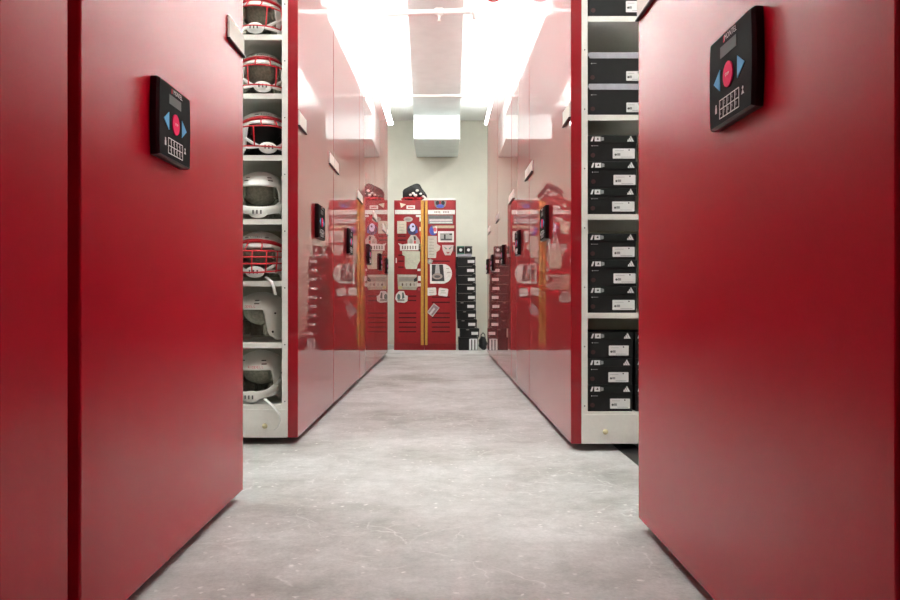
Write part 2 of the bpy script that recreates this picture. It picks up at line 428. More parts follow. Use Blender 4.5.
def band(bm, f, a0, a1, w, t, n=30, mi=0):
    """flat ribbon following centre line f(a)->(azimuth, z, off)"""
    rows = []
    for i in range(n+1):
        a = a0+(a1-a0)*i/n; az, z, off = f(a)
        rows.append([bm.verts.new(hpt(az, z-w/2, off)), bm.verts.new(hpt(az, z+w/2, off)), bm.verts.new(hpt(az, z+w/2, off+t)), bm.verts.new(hpt(az, z-w/2, off+t))])
    for p, q in zip(rows, rows[1:]):
        for k in range(4): ff = bm.faces.new((p[k], p[(k+1) % 4], q[(k+1) % 4], q[k])); ff.smooth = True; ff.material_index = mi
    bm.faces.new(rows[0]); bm.faces.new(rows[-1][::-1])
def helmet(label, x, y, z, yaw, mask=True, grid=False, tilt=0, pad=None, strap='cup', body=None, text=None, sc=1.0, roll=0, dangle=False):
    t = thing('football_helmet', label, 'helmet', (x, y, z), (R(tilt), R(roll), R(yaw)), 'football helmets on the left shelves'); t.scale = (sc,)*3
    body = body or M_hel
    sh = solid(link('shell', shell_bm(), body, t))
    md = M_dark if not mask else M_gridd
    for sd in (-1, 1):                                           # ear holes, screws, vent slots
        for (a, zz, r) in ((92, .085, .010), (70, .125, .0045), (66, .045, .005), (100, .045, .005)):
            b = nb(); p = hpt(R(a)*sd, zz, .0008); n = Vector((math.sin(R(a)*sd), -math.cos(R(a)*sd), 0)); q = n.to_track_quat('Z', 'Y').to_matrix().to_4x4()
            lathe(b, [(r, -.001), (r, .0008), (r*.8, .0018), (0, .0018)], 14, T(p) @ q); link('ear_hole' if r == .010 else 'snap', b, md, sh)
        for zz in (.186,) if mask else (.166, .180):
            b = nb(); band(b, lambda a, zz=zz: (a, zz, -.0005), R(24)*sd, R(36)*sd, .004, .0018, 6); link('vent_slot', b, md, sh)
    if text:
        b = nb(); zt = .186 if mask else .153; a0 = -15 if mask else -4
        for i, chh in enumerate(text):
            a = R(a0+30*i/(len(text)-1)); p = hpt(a, zt, .0015); q = Matrix.Rotation(a, 4, 'Z') @ Matrix.Rotation(R(-30 if mask else -8), 4, 'X')
            text_bm(b, chh, .012 if mask else .015, T(p) @ q)
        link('front_lettering', b, M_printred if not mask else M_gridd, sh)
    # inner padding: dark liner blocks
    b = nb()
    for i, a in enumerate(range(-150, 211, 30)):
        aa = R(a); d = abs((a+180) % 360-180)
        z0, z1 = (.150, .19) if d < 45 else ((.035, .10) if i % 2 else (.105, .165))
        if d < 45: z0, z1 = .150, .178
        for (za, zb2) in (((z0, z1),) if d < 45 else ((.030, .088), (.094, .155))):
            rot = Matrix.Rotation(aa, 4, 'Z'); c = hpt(aa, (za+zb2)/2, -.020 if zb2 < .15 else -.026)
            w = .045
            bb = bmesh.ops.create_cube(b, size=1)['verts']
            for v in bb: v.co = T(c) @ rot @ Vector((v.co.x*w, v.co.y*.024, v.co.z*(zb2-za)))
            es = list(set(e for v in bb for e in v.link_edges)); bmesh.ops.bevel(b, geom=es, offset=.007, segments=2, affect='EDGES')
    sphere(b, (0, .004, .135), .078, (1.05, 1.15, .82))
    link('liner_padding', b, pad or M_pad, t)
    if mask:
        b = nb(); band(b, lambda a: (a, .170-.030*(a/R(84))**2, .0005), R(-88), R(88), .017, .0030, 44)
        fr = link('brow_band', b, M_mask, t)
        b = nb()
        def arc(z, fwd, a0, a1, dz=0, n=24):
            out = []
            for i in range(n+1):
                a = R(a0+(a1-a0)*i/n); f = math.cos(a)**2 if abs(a) < PI/2 else 0
                p = hpt(a, z, .008); out.append((p.x*(1-.03*f), p.y-fwd*f, z+dz*(1-f)))
            return out
        tube(b, arc(.124, .026, -62, 62, .004), .0032)
        tube(b, arc(.034, .044, -62, 62, .016), .0032)
        if grid: tube(b, arc(.098, .034, -64, 64, .006), .0028); tube(b, arc(.070, .040, -66, 66, .008), .0032)
        for a in ((-28, 0, 28, 50) if grid else (-34, 30)):
            pts = []
            for zz, fw in ((.124, .026), (.098, .034), (.070, .040), (.050, .044), (.034, .044)):
                f = math.cos(R(a))**2; p = hpt(R(a), zz, .008); pts.append((p.x*(1-.03*f), p.y-fw*f, zz+.006*(1-f)))
            tube(b, pts, .0030)
        for a in (-16, 16):
            tube(b, [hpt(R(a), .166, .002), hpt(R(a), .145, .012), (hpt(R(a), .124, .008).x, hpt(R(a), .124, .008).y-.025, .124)], .0028)
        for s in (-1, 1):
            pts = []
            for zz, aa in ((.146, 60), (.118, 62), (.080, 66), (.046, 62)): pts.append(hpt(R(aa*s), zz, .008))
            tube(b, pts, .0035)
        link('facemask', b, M_mask, t)
    # chin cup and straps
    if strap:
        b = nb(); cy = -.118 if strap == 'cup' else -.095; zc = .038 if mask else .030
        sphere(b, (0, cy, zc), .040, (1.0, .55, .62), seg=24)
        cupo = link('chin_cup', b, M_strap if mask else body, t)
        b = nb()
        for k in (-1, 0, 1): box(b, -.004+k*.016, .002+k*.016, cy-.0235, cy-.020, zc-.008, zc+.008, .001)
        link('chin_cup_slots', b, M_gridd, cupo)
        for sd in (-1, 1):
            for (aa, zz) in ((66, .045), (70, .105)):
                b = nb(); e = hpt(R(aa)*sd, zz, .004); a0 = Vector((sd*.036, cy+.004, zc+.004)); mid = (e+a0)/2+Vector((sd*.012, -.010, -.006))
                pts = [a0*(1-u)**2+mid*2*u*(1-u)+e*u*u for u in [i/10 for i in range(11)]]
                tube(b, pts, .006, 8, flat=(.0018, .0065)); link('chin_strap', b, M_strap, t)
    if not mask and strap:
        # wide white jaw guard closing the lower front of the opening
        b = nb()
        def jf(a): return (a, .035+.030*abs(a/R(62))**2, -.001+.012*math.cos(a)**2)
        band(b, jf, R(-60), R(60), .034, .006, 36)
        link('jaw_guard', b, body, t)
    return t
sz = [1.807, 1.547, 1.275, .993, .72, .447, .175]
hx = [-.822, -.822, -.820, -.826, -.826, -.822, -.826]
spec = [
 ('white helmet with red facemask on the topmost visible helmet shelf', -2, dict(tilt=0, sc=1.0, text='RIDDELL')),
 ('white helmet with red facemask, second shelf from the top', 14, dict(sc=1.0, text='RIDDELL')),
 ('white helmet with red facemask and black lining, third shelf from the top', 24, dict(pad=M_padk, text='RIDDELL', sc=1.03)),
 ('plain white helmet without facemask, between two red-masked shelves', 6, dict(mask=False, sc=1.06, pad=M_pad)),
 ('white helmet with red grid facemask, lowest of the red-masked ones', 0, dict(sc=1.06, grid=True, text='RIDDELL')),
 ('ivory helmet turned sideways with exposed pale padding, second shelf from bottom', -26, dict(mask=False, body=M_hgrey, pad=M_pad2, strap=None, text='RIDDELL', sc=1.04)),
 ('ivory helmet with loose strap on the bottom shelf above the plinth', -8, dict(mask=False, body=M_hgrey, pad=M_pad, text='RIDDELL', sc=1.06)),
]
for z, x, (lab, yaw, kw) in zip(sz, hx, spec):
    helmet(lab, x, 3.52+.155, z+.0005-.004*0, yaw, **kw)
# loose strap ends hanging over the shelf edges, parts of their helmets
hs = [o for o in C.objects if o.name.startswith('football_helmet')]
def hang(hel, pts):
    bpy.context.view_layer.update(); inv = hel.matrix_world.inverted()
    b = nb(); tube(b, [inv @ Vector(p) for p in pts], .007, 8, flat=(.0075, .0016)); link('loose_strap', b, M_strap, hel)
def wp(px, py, y): return ((px-VX)*y/F, y, CZ+(VY-py)*y/F)
hang(hs[4], [wp(266, 277, 3.60), wp(269, 279.5, 3.53), wp(271, 281, 3.511), wp(273.5, 287, 3.508), wp(275.5, 295, 3.508)])
hang(hs[6], [wp(262, 397, 3.57), wp(266, 400, 3.53), wp(270, 403.5, 3.512), wp(276, 410, 3.508), wp(280, 415, 3.508)])
hang(hs[6], [wp(279, 414, 3.5085), wp(280, 421, 3.508), wp(278, 427, 3.508), wp(274, 430, 3.508)])

# ------------------------------------------------------------------ shoe boxes
def print_box(t, w, h, style, lidh):
    Y = -.0008
    def P(b, pts, mi=0, dy=0): prism(b, pts, .001, T((0, Y-dy, 0)), mi)
    if style == 'logo':
        zl = h-lidh/2
        b = nb(); P(b, [(.010, zl-.010), (.018, zl-.010), (.024, zl+.010), (.017, zl+.010)])
        P(b, rect(.027, .052, zl-.010, zl+.010)); P(b, [(.035, zl-.003), (.045, zl-.003), (.041, zl+.006)], 1, .0006)
        P(b, [(.054, zl-.009), (.066, zl-.006), (.066, zl+.006), (.054, zl+.009)], 2); link('printed_strip', b, [M_print, M_box, M_grey], t)
        cx = w-.026; b = nb()                    # three rising bars that make a mountain
        P(b, [(cx-.014, zl-.011), (cx-.0055, zl-.011), (cx-.0095, zl-.001), (cx-.0125, zl-.004)])
        P(b, [(cx-.0045, zl-.011), (cx+.0045, zl-.011), (cx-.0035, zl+.006), (cx-.0080, zl+.001)])
        P(b, [(cx+.0055, zl-.011), (cx+.0145, zl-.011), (cx+.001, zl+.014), (cx-.003, zl+.0085)]); link('three_bar_logo', b, M_print, t)
        b = nb(); P(b, circ(.016, h-lidh-.012, .0020, 8)); P(b, rect(.021, .042, h-lidh-.0130, h-lidh-.0106), 2); link('small_print', b, [M_print, M_box, M_grey], t)
    else:
        b = nb(); P(b, [(.012, h-lidh-.022), (.017, h-lidh-.025), (.017, h-lidh-.019)]); P(b, rect(.018, .036, h-lidh-.0230, h-lidh-.0206), 2); link('small_print', b, [M_print, M_box, M_grey], t)
GB = 'black shoe boxes on the right shelves'
def shoebox(label, x, y, z, w=.192, d=.33, h=.1115, style='logo', lab=(.105, .198), lidh=.034, yaw=0, cat='shoe box', group=GB, labh=(.012, .054), dot=True):
    t = thing('shoe_box', label, cat, (x, y, z), (0, 0, R(yaw)), group)
    b = nb(); box(b, .002, w-.002, .002, d-.002, 0, h-.004, .0015); bd = link('box_body', b, M_box, t)
    b = nb()
    if style == 'grey':
        prism(b, [(0.004, h-.001), (0, h-lidh*.45), (.008, h-lidh), (w, h-lidh), (w, h-.001)], d)
    else: box(b, 0, w, 0, d, h-lidh, h-.0008, .0015)
    link('lid', b, M_lidg if style == 'grey' else M_lid, t)
    if style != 'plain': print_box(t, w, h, style, lidh)
    if lab:
        x0, x1 = lab; x1 = min(x1, w-.006) if style == 'logo' else min(x1, w-.004)
        b = nb(); z0, z1 = labh
        prism(b, rrect(x0, x1, z0, z1, .003), .0012, T((0, .0004, 0)))
        L = x1-x0; zz = (z0+z1)/2
        for pts, mi in ((circ(x0+L*.13, zz-.005, .0048, 10), 2), (rect(x0+L*.19, x0+L*.34, zz-.009, zz+.001), 1), (circ(x0+L*.74, z1-.006, .0032, 10), 2), (rect(x0+L*.36, x0+L*.9, z0+.005, z0+.0065), 1), (rect(x0+L*.1, x0+L*.5, z1-.010, z1-.0088), 1)):
            prism(b, pts, .001, T((0, -.0001, 0)), mi)
        link('size_label', b, [M_print, M_grey, M_gridd], t)
    if dot and style != 'plain':
        b = nb(); prism(b, circ(.020, .026, .0095, 18), .0012, T((0, .0006, 0))); link('round_sticker', b, M_dotred, t)
    return t
XI = .6185; YS = 3.366+.010
pos = ['top', 'middle', 'bottom']
sh_name = {.165: 'bottom shelf', .582: 'second shelf up', .998: 'third shelf up'}
HB = .1115
for zs, rows in ((.165, [(.001, .205), (0, .205), (.004, .205)]), (.582, [(.003, .21), (.004, .21), (.002, .21)]), (.998, [(.002, .21), (.004, .21), (.003, .21)])):
    for i, (dx, w) in enumerate(rows):
        bottom = zs == .165; W = .190 if bottom else .205
        lab = [(.094, .178), (.087, .172), (.086, .170)][i] if bottom else [(.102, .196), (.105, .198), (.104, .197)][i]
        shoebox('black shoe box, %s of the white-labelled stack on the %s' % (pos[2-i], sh_name[zs]), XI+.001+dx, YS+[.004, .001, .006][i], zs+.0005+i*(HB+.0006), w=W, lab=lab)
        if bottom:
            shoebox('barely visible black shoe box, %s of the second stack, bottom shelf' % pos[2-i], XI+.001+W+.010, YS+[.002, .005, .003][i], zs+.0005+i*(HB+.0006), w=W, lab=lab)
for i in range(2):
    shoebox('black shoe box with slanted grey lid, %s of two on the upper shelf' % ('lower', 'upper')[i], XI+.002, YS+.003*i, 1.4175+i*.1335, w=.235, h=.1325, style='grey', lab=(.162, .231), lidh=.026, labh=(.012, .052))
shoebox('dark grey shoe box cut off by the top of the photo', XI+.004, YS, 1.8335, w=.235, h=.135, style='grey', lab=(.158, .231), lidh=.028, labh=(.018, .065))

# ------------------------------------------------------------------ lockers
YL = 10.35; S = YL/F
def lx(px): return (px-VX)*S
def lz(py): return CZ+(VY-py)*S
def locker(label, x0, x1, name='steel_locker'):
    t = thing(name, label, 'locker', ((x0+x1)/2, YL+.23, 0)); t_loc = Vector(t.location)
    t.location = (0, 0, 0)
    return t
def locker_body(t, x0, x1, top, white_top=False):
    b = nb(); fr = .018
    box(b, x0, x1, YL+.02, YL+.46, 0.0, top, .003)
    link('locker_body', b, M_lock, t)
    if white_top:
        b = nb(); box(b, x0+.05, x1-.005, YL-.001, YL+.45, top+.0005, top+.022, .002); link('top_sheet', b, M_white, t)
    b = nb(); box(b, x0+.006, x1-.006, YL, YL+.0195, .085, top-.004, .003); d = link('door', b, M_lock, t)
    return d
def louvers(d, rows, x0, x1):
    for py in rows:
        b = nb(); z = lz(py); h = .026
        box(b, x0, x1, YL-.004, YL-.0003, z+.006, z+.010, .001)
        box(b, x0+.003, x1-.003, YL-.0012, YL-.0002, z-.008, z+.0062, 0, 1)  # dark slab on the door, painting in the shade of an uncut slot
        link('louver', b, [M_lock, M_slot], d)
_sm = {}
def smat(c, rough=.6):
    k = tuple(c)
    if k not in _sm: _sm[k] = noise_var(mat('sticker_colour', c, rough), 40, .12)
    return _sm[k]
lay = [0]
def sticker(d, name, pts, col, marks=(), layer=1, lab=None):
    """pts and marks in photograph pixels on the locker front; marks = [(pts, colour)]"""
    y = YL-.0050-.0012*layer
    b = nb(); mats = [smat(col)]
    prism(b, [(lx(p[0]), lz(p[1])) for p in pts], .0011, T((0, y, 0)))
    for i, (mp, mc) in enumerate(marks):
        prism(b, [(lx(p[0]), lz(p[1])) for p in mp], .0006, T((0, y-.0007-.0001*i, 0)), i+1); mats.append(smat(mc))
    o = link(name, b, mats, d)
    if lab: o['label'] = lab
    return o
def pr(x0, x1, y0, y1): return [(x0, y0), (x1, y0), (x1, y1), (x0, y1)]
def pc(cx, cy, rx, ry, n=20): return [(cx+rx*math.cos(2*PI*k/n), cy+ry*math.sin(2*PI*k/n)) for k in range(n)]
def qd(cx, cy, w, h, ang):
    c, s = math.cos(R(ang)), math.sin(R(ang)); return [(cx+u*c-v*s, cy+u*s+v*c) for u, v in ((-w/2, -h/2), (w/2, -h/2), (w/2, h/2), (-w/2, h/2))]
CRM = (.62, .58, .47); WH = (.75, .74, .70); GR = (.30, .28, .25); BK = (.02, .02, .022); BL = (.05, .08, .38); RD = (.50, .02, .03); LG = (.45, .42, .37); BR = (.12, .08, .06)
TOP = lz(200)
x0, x1 = lx(394), lx(424.2)
A = locker('red steel locker on the left, covered in stickers, black hat on top', x0, x1)
dA = locker_body(A, x0, x1, TOP)
louvers(dA, [236, 240], lx(397.5), lx(406)); louvers(dA, [255, 261, 267], lx(398), lx(404)); louvers(dA, [296, 300.5, 313, 317.6, 322.3, 327, 331.6], lx(398.5), lx(416.5))
st = lambda n, p, c, m=(), l=1, lab=None: sticker(dA, n, p, c, m, l, lab)
st('white_band', pr(395, 422, 210, 214.2), WH)
st('sticker', [(400, 203), (406, 204.3), (401, 208)], (.7, .62, .5), lab='small white pennant sticker')
st('sticker', pr(406.5, 415, 205.5, 209), WH, [(pr(408, 413.5, 206.8, 207.8), RD)])
st('sticker', pc(418.3, 205, 3.2, 4.2), (.22, .006, .015), lab='dark red round sticker')
st('sticker', pr(416, 421, 215, 217), WH)
st('sticker', pc(408.2, 219.3, 4.6, 2.6), LG, [(pc(408.2, 219.3, 2.8, 1.2), GR)], lab='grey oval sticker')
st('sticker', pr(397.2, 406.4, 221, 233.6), CRM, [(pr(399, 404.5, 224, 224.6), LG), (pr(399, 404, 227, 227.6), LG), (pr(399, 404.5, 230, 230.6), LG)], lab='cream paper card')
st('sticker', pc(412.5, 229.5, 5.4, 5.6), (.03, .03, .10), [(pc(412.5, 227.5, 2.9, 4.2), (.55, .55, .75)), (pc(413, 226.5, 1.0, 1.1), BK), (pr(408, 410.4, 228.5, 231), BK), (pr(415.5, 417.6, 230, 233), BL)], lab='dark blue sticker with pale figure')
st('sticker', pr(419.3, 423.5, 216.5, 221.5), (.55, .60, .45), [(pr(420, 422, 218, 220), WH)], 1, 'pale green square sticker')
st('sticker', pc(421.5, 224.3, 1.8, 2.0), (.25, .03, .05))
st('sticker', pr(419.3, 423.7, 227, 231.2), (.60, .56, .42))
st('sticker', pr(419.5, 422.5, 231.6, 236.5), (.62, .07, .02), lab='orange sticker')
st('sticker', [(407.5, 249), (407.5, 240), (411, 235), (416, 235.5), (419.5, 240), (421, 249)], LG, [([(413.4, 236.5), (415.5, 236.2), (416, 240), (414.2, 240.5)], BK), (pr(414, 415.8, 240.8, 243.6), RD), (pc(411, 242, 1.6, 3), GR)], lab='grey picture sticker')
st('sticker', [(398, 243.2), (402.5, 244.5), (409, 243.5), (418.5, 244), (418.5, 250.3), (400, 250.5), (400, 246)], WH, [(pr(402+2.6*i, 403.1+2.6*i, 245.8, 249.2), BR) for i in range(6)], 2, 'white sticker with heavy lettering')
st('sticker', pr(418.8, 421.5, 244, 252), (.06, .03, .02))
st('sticker', [(402, 251), (420, 251.3), (420, 261), (417.8, 264.5), (416.6, 269), (406, 269), (404.8, 266), (404.8, 256), (402.5, 255)], (.55, .56, .44), [(pr(407, 414, 257, 257.6), CRM), (pr(407, 415, 261, 261.6), CRM)], lab='large cream shield shaped sticker')
st('sticker', pr(417.5, 420.5, 268.8, 271), WH)
st('sticker', [(397.2, 274.3), (417, 274.6), (418.5, 288), (416, 290), (398, 289.5)], (.40, .37, .29), [(pr(398.5, 416, 275.5, 276.4), WH), (pr(399.5, 415.5, 277.5, 281), GR), ([(414, 279), (417.2, 276.5), (417.2, 281), (414, 282)], BK), (pr(399.5, 416.5, 282, 286.8), (.50, .47, .40)), (pc(402.5, 284.6, .8, 1.5), BR), (pc(406.5, 284.6, .8, 1.5), GR), (pc(410.5, 284.6, .8, 1.5), BR), (pc(414.2, 284.6, .8, 1.5), GR), (pr(398.5, 402, 286, 289), (.5, .45, .2))], lab='wide pale group picture')
st('sticker', pr(418, 420.8, 276, 280.8), WH, (), 2)
st('sticker', pr(416.8, 422.8, 283.2, 286.4), (.65, .55, .50), (), 2)
st('sticker', pc(419, 289.3, 2.6, 2.6), (.24, .01, .02), [(pc(419, 289.3, 1.3, 1.3), (.45, .05, .06))], 2)
st('sticker', [(399, 291), (404, 291), (405.5, 295), (407.8, 296), (407.5, 301), (404.5, 302.8), (397.5, 302.2), (395.2, 299), (396, 294.5)], WH, [(pc(398.8, 296.8, 1.7, 2.9), (.12, .2, .18)), ([(402.2, 292.5), (403.6, 292.5), (404.6, 298), (402, 299)], (.10, .16, .14)), (pr(397.5, 404.5, 299.2, 301), GR)], 2, 'white cartoon style round sticker')
b = nb(); xx = lx(396.3); box(b, xx-.006, xx+.006, YL-.03, YL-.0005, lz(263), lz(258), .003); link('handle', b, M_white, dA)
st('gold_tape', pr(420.8, 423.9, 191+9.5, 345), (.50, .25, .04), (), 3, 'gold vertical tape')
B0, B1 = lx(424.4), lx(456)
B = locker('red steel locker on the right, beside the floor stack of shoe boxes', B0, B1)
dB = locker_body(B, B0, B1, TOP, True)
louvers(dB, [261, 297, 302.2, 313, 317.6, 322.3, 327, 331.6], lx(431.5), lx(450))
st = lambda n, p, c, m=(), l=1, lab=None: sticker(dB, n, p, c, m, l, lab)
st('gold_tape', pr(424.9, 427.6, 200.5, 345), (.50, .25, .04), (), 3, 'gold vertical tape')
st('white_band', pr(428, 455, 210, 214.4), WH, [(pr(x, x+1.0, 211.2, 213), (.30, .22, .18)) for x in (434.4, 436.0, 437.6, 439.2, 443.2, 444.8, 446.4, 448.0)])
st('sticker', [(434, 200.6), (446.5, 200.6), (445.5, 206), (443, 208.3), (437, 208.3), (434.8, 206)], (.22, .20, .18), [(pc(437.5, 203, 1.8, 2.2), BK), (pc(443, 203, 1.8, 2.2), BK), (pr(439.2, 441, 201, 205), (.4, .02, .03)), (pc(440.2, 206.2, 3.8, 1.8), (.07, .10, .42))], lab='blue and black crest sticker')
st('sticker', pr(428.4, 453, 215.4, 224), (.20, .19, .19), [(pr(428.8, 450, 216.2, 218.4), (.13, .13, .13)), (pr(429.5, 452, 219.2, 221), (.60, .50, .52)), (pr(430, 452.4, 221.8, 223.2), (.58, .62, .58))], lab='long grey striped bumper sticker')
st('sticker', pr(432, 454.2, 225.6, 228.2), (.52, .40, .27), lab='beige strip sticker')
st('sticker', pc(433.2, 230.5, 3.9, 5), (.05, .07, .33), [([(433, 226.5), (437, 226.5), (437, 233), (434, 233.5)], WH), (pc(435, 229.6, 1.7, 2.1), (.65, .12, .15))], 1, 'blue, white and red round sticker')
st('sticker', pr(438, 454, 231.2, 242.2), WH, [(pr(440, 452.3, 233.2, 240.6), (.38, .38, .36)), (pr(440.5, 448, 234, 234.8), GR), (pr(449.4, 452, 233.6, 235), BK), (pr(444, 445.6, 234.5, 239), BK), (pr(441, 451.8, 238.8, 240.4), (.08, .08, .08))], 2, 'white framed black and white photograph')
st('sticker', [(427.8, 236), (437, 236), (437, 244), (440.5, 246), (439.5, 250), (436.5, 252), (436, 258), (428, 258)], (.47, .42, .36), [(pr(429, 434, 239+3*i, 239.6+3*i), GR) for i in range(6)], 1, 'tall beige paper with faint text')
st('sticker', [(442, 245), (453.5, 245), (453, 250), (450.5, 255.3), (445, 255.3), (442.6, 250)], (.58, .50, .46), [([(443.5, 246.5), (447, 248.5), (446, 249.5)], (.1, .2, .18)), ([(452.2, 246.5), (448.6, 248.5), (449.8, 249.5)], (.1, .2, .18)), ([(446, 252), (450, 252), (448, 254)], (.4, .1, .1))], 1, 'pale shield sticker')
st('sticker', [(427, 260), (430, 258.6), (433, 260.2), (432, 263.2), (429.5, 264.5), (427.5, 262.8)], (.28, .27, .25), [(pc(430, 261.3, 1.2, 1.2), LG)])
D = [(430, 283.6), (430, 264.2), (444, 264.2)]+[(444+8*math.sin(R(a)), 273.6-9.4*math.cos(R(a))) for a in range(10, 170, 12)]+[(444, 283.6)]
st('sticker', D, WH, [([(431.8, 264.6), (443, 264.6), (444.5, 281.2), (431.8, 281.2)], (.03, .03, .03)), ([(435.8, 264.8), (439, 264.8), (440.2, 274), (434.8, 274)], (.38, .38, .38)), (pc(437.3, 276.3, 5.2, 3.1), (.33, .27, .24)), (pc(437.3, 276.6, 3, 1.4), (.10, .09, .09)), (pr(446, 449, 268, 269), LG), (pr(447, 450.5, 272, 273), LG), (pr(430, 431.5, 276, 283), WH)], 1, 'large rounded white sticker with black picture')
def rpx(x0, x1, y0, y1, r, ang):
    cx, cy = (x0+x1)/2, (y0+y1)/2; c, s = math.cos(R(ang)), math.sin(R(ang)); return [(cx+(p[0]-cx)*c-(p[1]-cy)*s, cy+(p[0]-cx)*s+(p[1]-cy)*c) for p in rrect(x0, x1, y0, y1, r)]
st('sticker', rpx(427, 436.3, 287.6, 295.4, 1.2, -4), WH, [(pr(429.5, 433, 290, 290.6), LG), (pr(429, 434, 292, 292.6), LG)], 1, 'white rounded square sticker')
st('sticker', rpx(438.4, 448, 288.2, 296, 1.2, 8), WH, [(pr(441, 445, 290.5, 291.2), (.2, .35, .25)), (pr(440.5, 446, 292.6, 293.2), (.3, .4, .3))], 1, 'white rounded square sticker')
st('sticker', qd(433.2, 310, 7.4, 11.5, 38), (.50, .47, .45), [(qd(433.2, 310, 5.6, 9.6, 38), (.28, .20, .22)), (qd(432.4, 311, 2, 7, 38), (.55, .5, .5))], 1, 'tilted grey and white sticker')
b = nb(); xx = lx(454.2); box(b, xx-.008, xx+.008, YL-.02, YL-.0005, lz(252), lz(246), .003); link('handle', b, M_dark, dB)

# black hat and red-white pompom scarf on the left locker
b = nb(); zt = TOP
def wpt(px, py, y=YL+.1): return (lx(px)*1.0, lz(py))
outl = [(402.3, 198.6), (402.2, 190.4), (404, 188.6), (410, 185.6), (414.5, 183.4), (418, 183), (420, 184.5), (422, 188.5), (424.5, 193), (427.3, 195.3), (426, 196), (423, 195), (421, 198.6)]
pts = [(lx(p[0]), lz(p[1])+.012) for p in outl]
pts = [(x, max(z, zt+.001)) for x, z in pts]
prism(b, pts, .26, T((0, YL+.10, 0)))
bmesh.ops.bevel(b, geom=[e for e in b.edges], offset=.010, segments=3, affect='EDGES')
for f in b.faces: f.smooth = True
tag(link('black_hat', b, noise_var(mat('black_felt', (.012, .011, .011), .85), 60, .3)), 'crumpled black hat lying on top of the left locker', 'hat')
b = nb()
rr = random.Random(3)
for i in range(26):
    px = 402+rr.random()*20; sphere(b, (lx(px), YL+.055+rr.random()*.03, zt+.016+rr.random()*.022), .017, (1.2, 1, .8), seg=10)
sc = link('pompom_scarf', b, noise_var(mat('red_wool', (.36, .012, .02), .9), 120, .4)); tag(sc, 'red scarf with white pompoms in front of the black hat on the locker', 'scarf')
for (px, py, r) in ((410.3, 194.4, .017), (413, 192.5, .018), (415.3, 194.8, .022), (417, 189.8, .019), (420.6, 193.3, .016), (423.2, 196, .017), (425, 197.2, .015)):
    b = nb(); sphere(b, (lx(px), YL+.045+(.03 if py < 193 else 0), max(zt+r+.0005, lz(py))), r, (1.15, .9, .9), seg=12); link('pompom', b, smat((.75, .70, .66)), sc)

# ------------------------------------------------------------------ floor stack of shoe boxes
GF = 'black shoe boxes stacked on the floor beside the lockers'
zf = .0; hb = .1155
ordn = ['bottom box', 'second box from the floor', 'third box from the floor', 'fourth box from the floor', 'fifth box from the floor', 'sixth box from the floor', 'seventh box from the floor', 'eighth box from the floor', 'ninth box from the floor', 'top box']
ys = YL-.02
jit = [0, .012, .006, 0, -.004, .003, 0, .004, -.002, 0]
for i in range(10):
    h = .165 if i == 0 else hb
    px = [478, 479.3, 477, 476.2, 476, 476, 476, 475.8, 475.8, 475.5][i]
    w = .250
    X1 = (px-VX)*ys/F
    t = shoebox('black shoe box with white end label, %s of the floor stack' % ordn[i] if i else 'black shoe box with three white upright stripes at the foot of the floor stack',
                X1-w+(0 if i else .0), ys+.004*(i % 3), zf, w=w, d=.33, h=h, style='plain', lab=None, lidh=.03, group=GF)
    if i == 0:
        b = nb()
        for k in range(3): prism(b, rect(w-.114+.040*k, w-.088+.040*k, .004, .150-.004*(k == 0)), .001, T((0, -.0005, 0)))
        box(b, w-.10, w-.01, -.001, 0, .138, .150)
        link('white_stripes', b, M_print, t)
    else:
        b = nb(); prism(b, rect(w-.112+.01*(i % 2), w-.022+.008*(i % 2), .034, .072), .001, T((0, .0009, 0))); link('size_label', b, M_print, t)
        b = nb(); prism(b, rect(w-.030, w-.008, .010, .022), .001, T((0, .0009, 0))); link('corner_mark', b, smat((.28, .27, .25)), t); b = nb()
        if i < 5: prism(b, circ(.07+.03*(i % 2), hb-.016, .022, 14, .006), .001, T((0, -.0006, 0)))
        else: prism(b, rect(.02, .20, hb-.014, hb-.010), .001, T((0, -.0006, 0)))
        link('lid_mark', b, smat((.28, .27, .25)), t)
    zf += h+.0006
# thin grey pack and two small patterned cartons on the very top
Xt = (457-VX)*ys/F
b = nb(); box(b, Xt, Xt+.19, ys+.01, ys+.22, zf, zf+.032, .006); tag(link('flat_carton', b, M_lidg), 'flat grey carton on top of the floor stack of shoe boxes', 'carton')
zf += .0325
for i, (xo, yaw, lab, cc) in enumerate(((.002, 0, 'small black carton with white disc and green edges, left of two on stack top', (.05, .22, .14)), (.103, -4, 'small black carton with white disc, tilted, right of two on stack top', (.14, .13, .12)))):
    t = thing('small_carton', lab, 'carton', (Xt+xo, ys+.03, zf), (0, 0, 0), 'small patterned cartons on the floor stack')
    b = nb(); box(b, 0, .094, 0, .12, 0, .105, .002); link('carton_body', b, M_box, t)
    b = nb(); prism(b, circ(.047, .055, .020, 18), .001, T((0, -.001, 0))); link('white_disc', b, M_print, t)
    b = nb(); box(b, .004, .090, -.001, 0, .003, .014); box(b, .004, .090, -.001, 0, .092, .102); 
    if i: prism(b, [(.07, .07), (.09, .09), (.09, .06)], .001, T((0, -.001, 0)))
    link('edge_bands', b, smat(cc), t)
# black bag between stack and panel
b = nb(); sphere(b, (.545, YL+.06, .085), .09, (.62, 1.3, .94), seg=20)
for v in b.verts:
    v.co.z = max(.001, v.co.z+.012*math.sin(v.co.x*60+v.co.y*40)); v.co.x += .006*math.sin(v.co.z*90)
bag = link('black_bag', b, M_box); tag(bag, 'small black bag slumped on the floor right of the shoe box stack', 'bag')
b = nb(); tube(b, [(.515, YL+.02, .15), (.52, YL+.02, .20), (.545, YL+.04, .225), (.57, YL+.06, .20), (.575, YL+.06, .15)], .006); link('handle', b, M_blackside, bag)

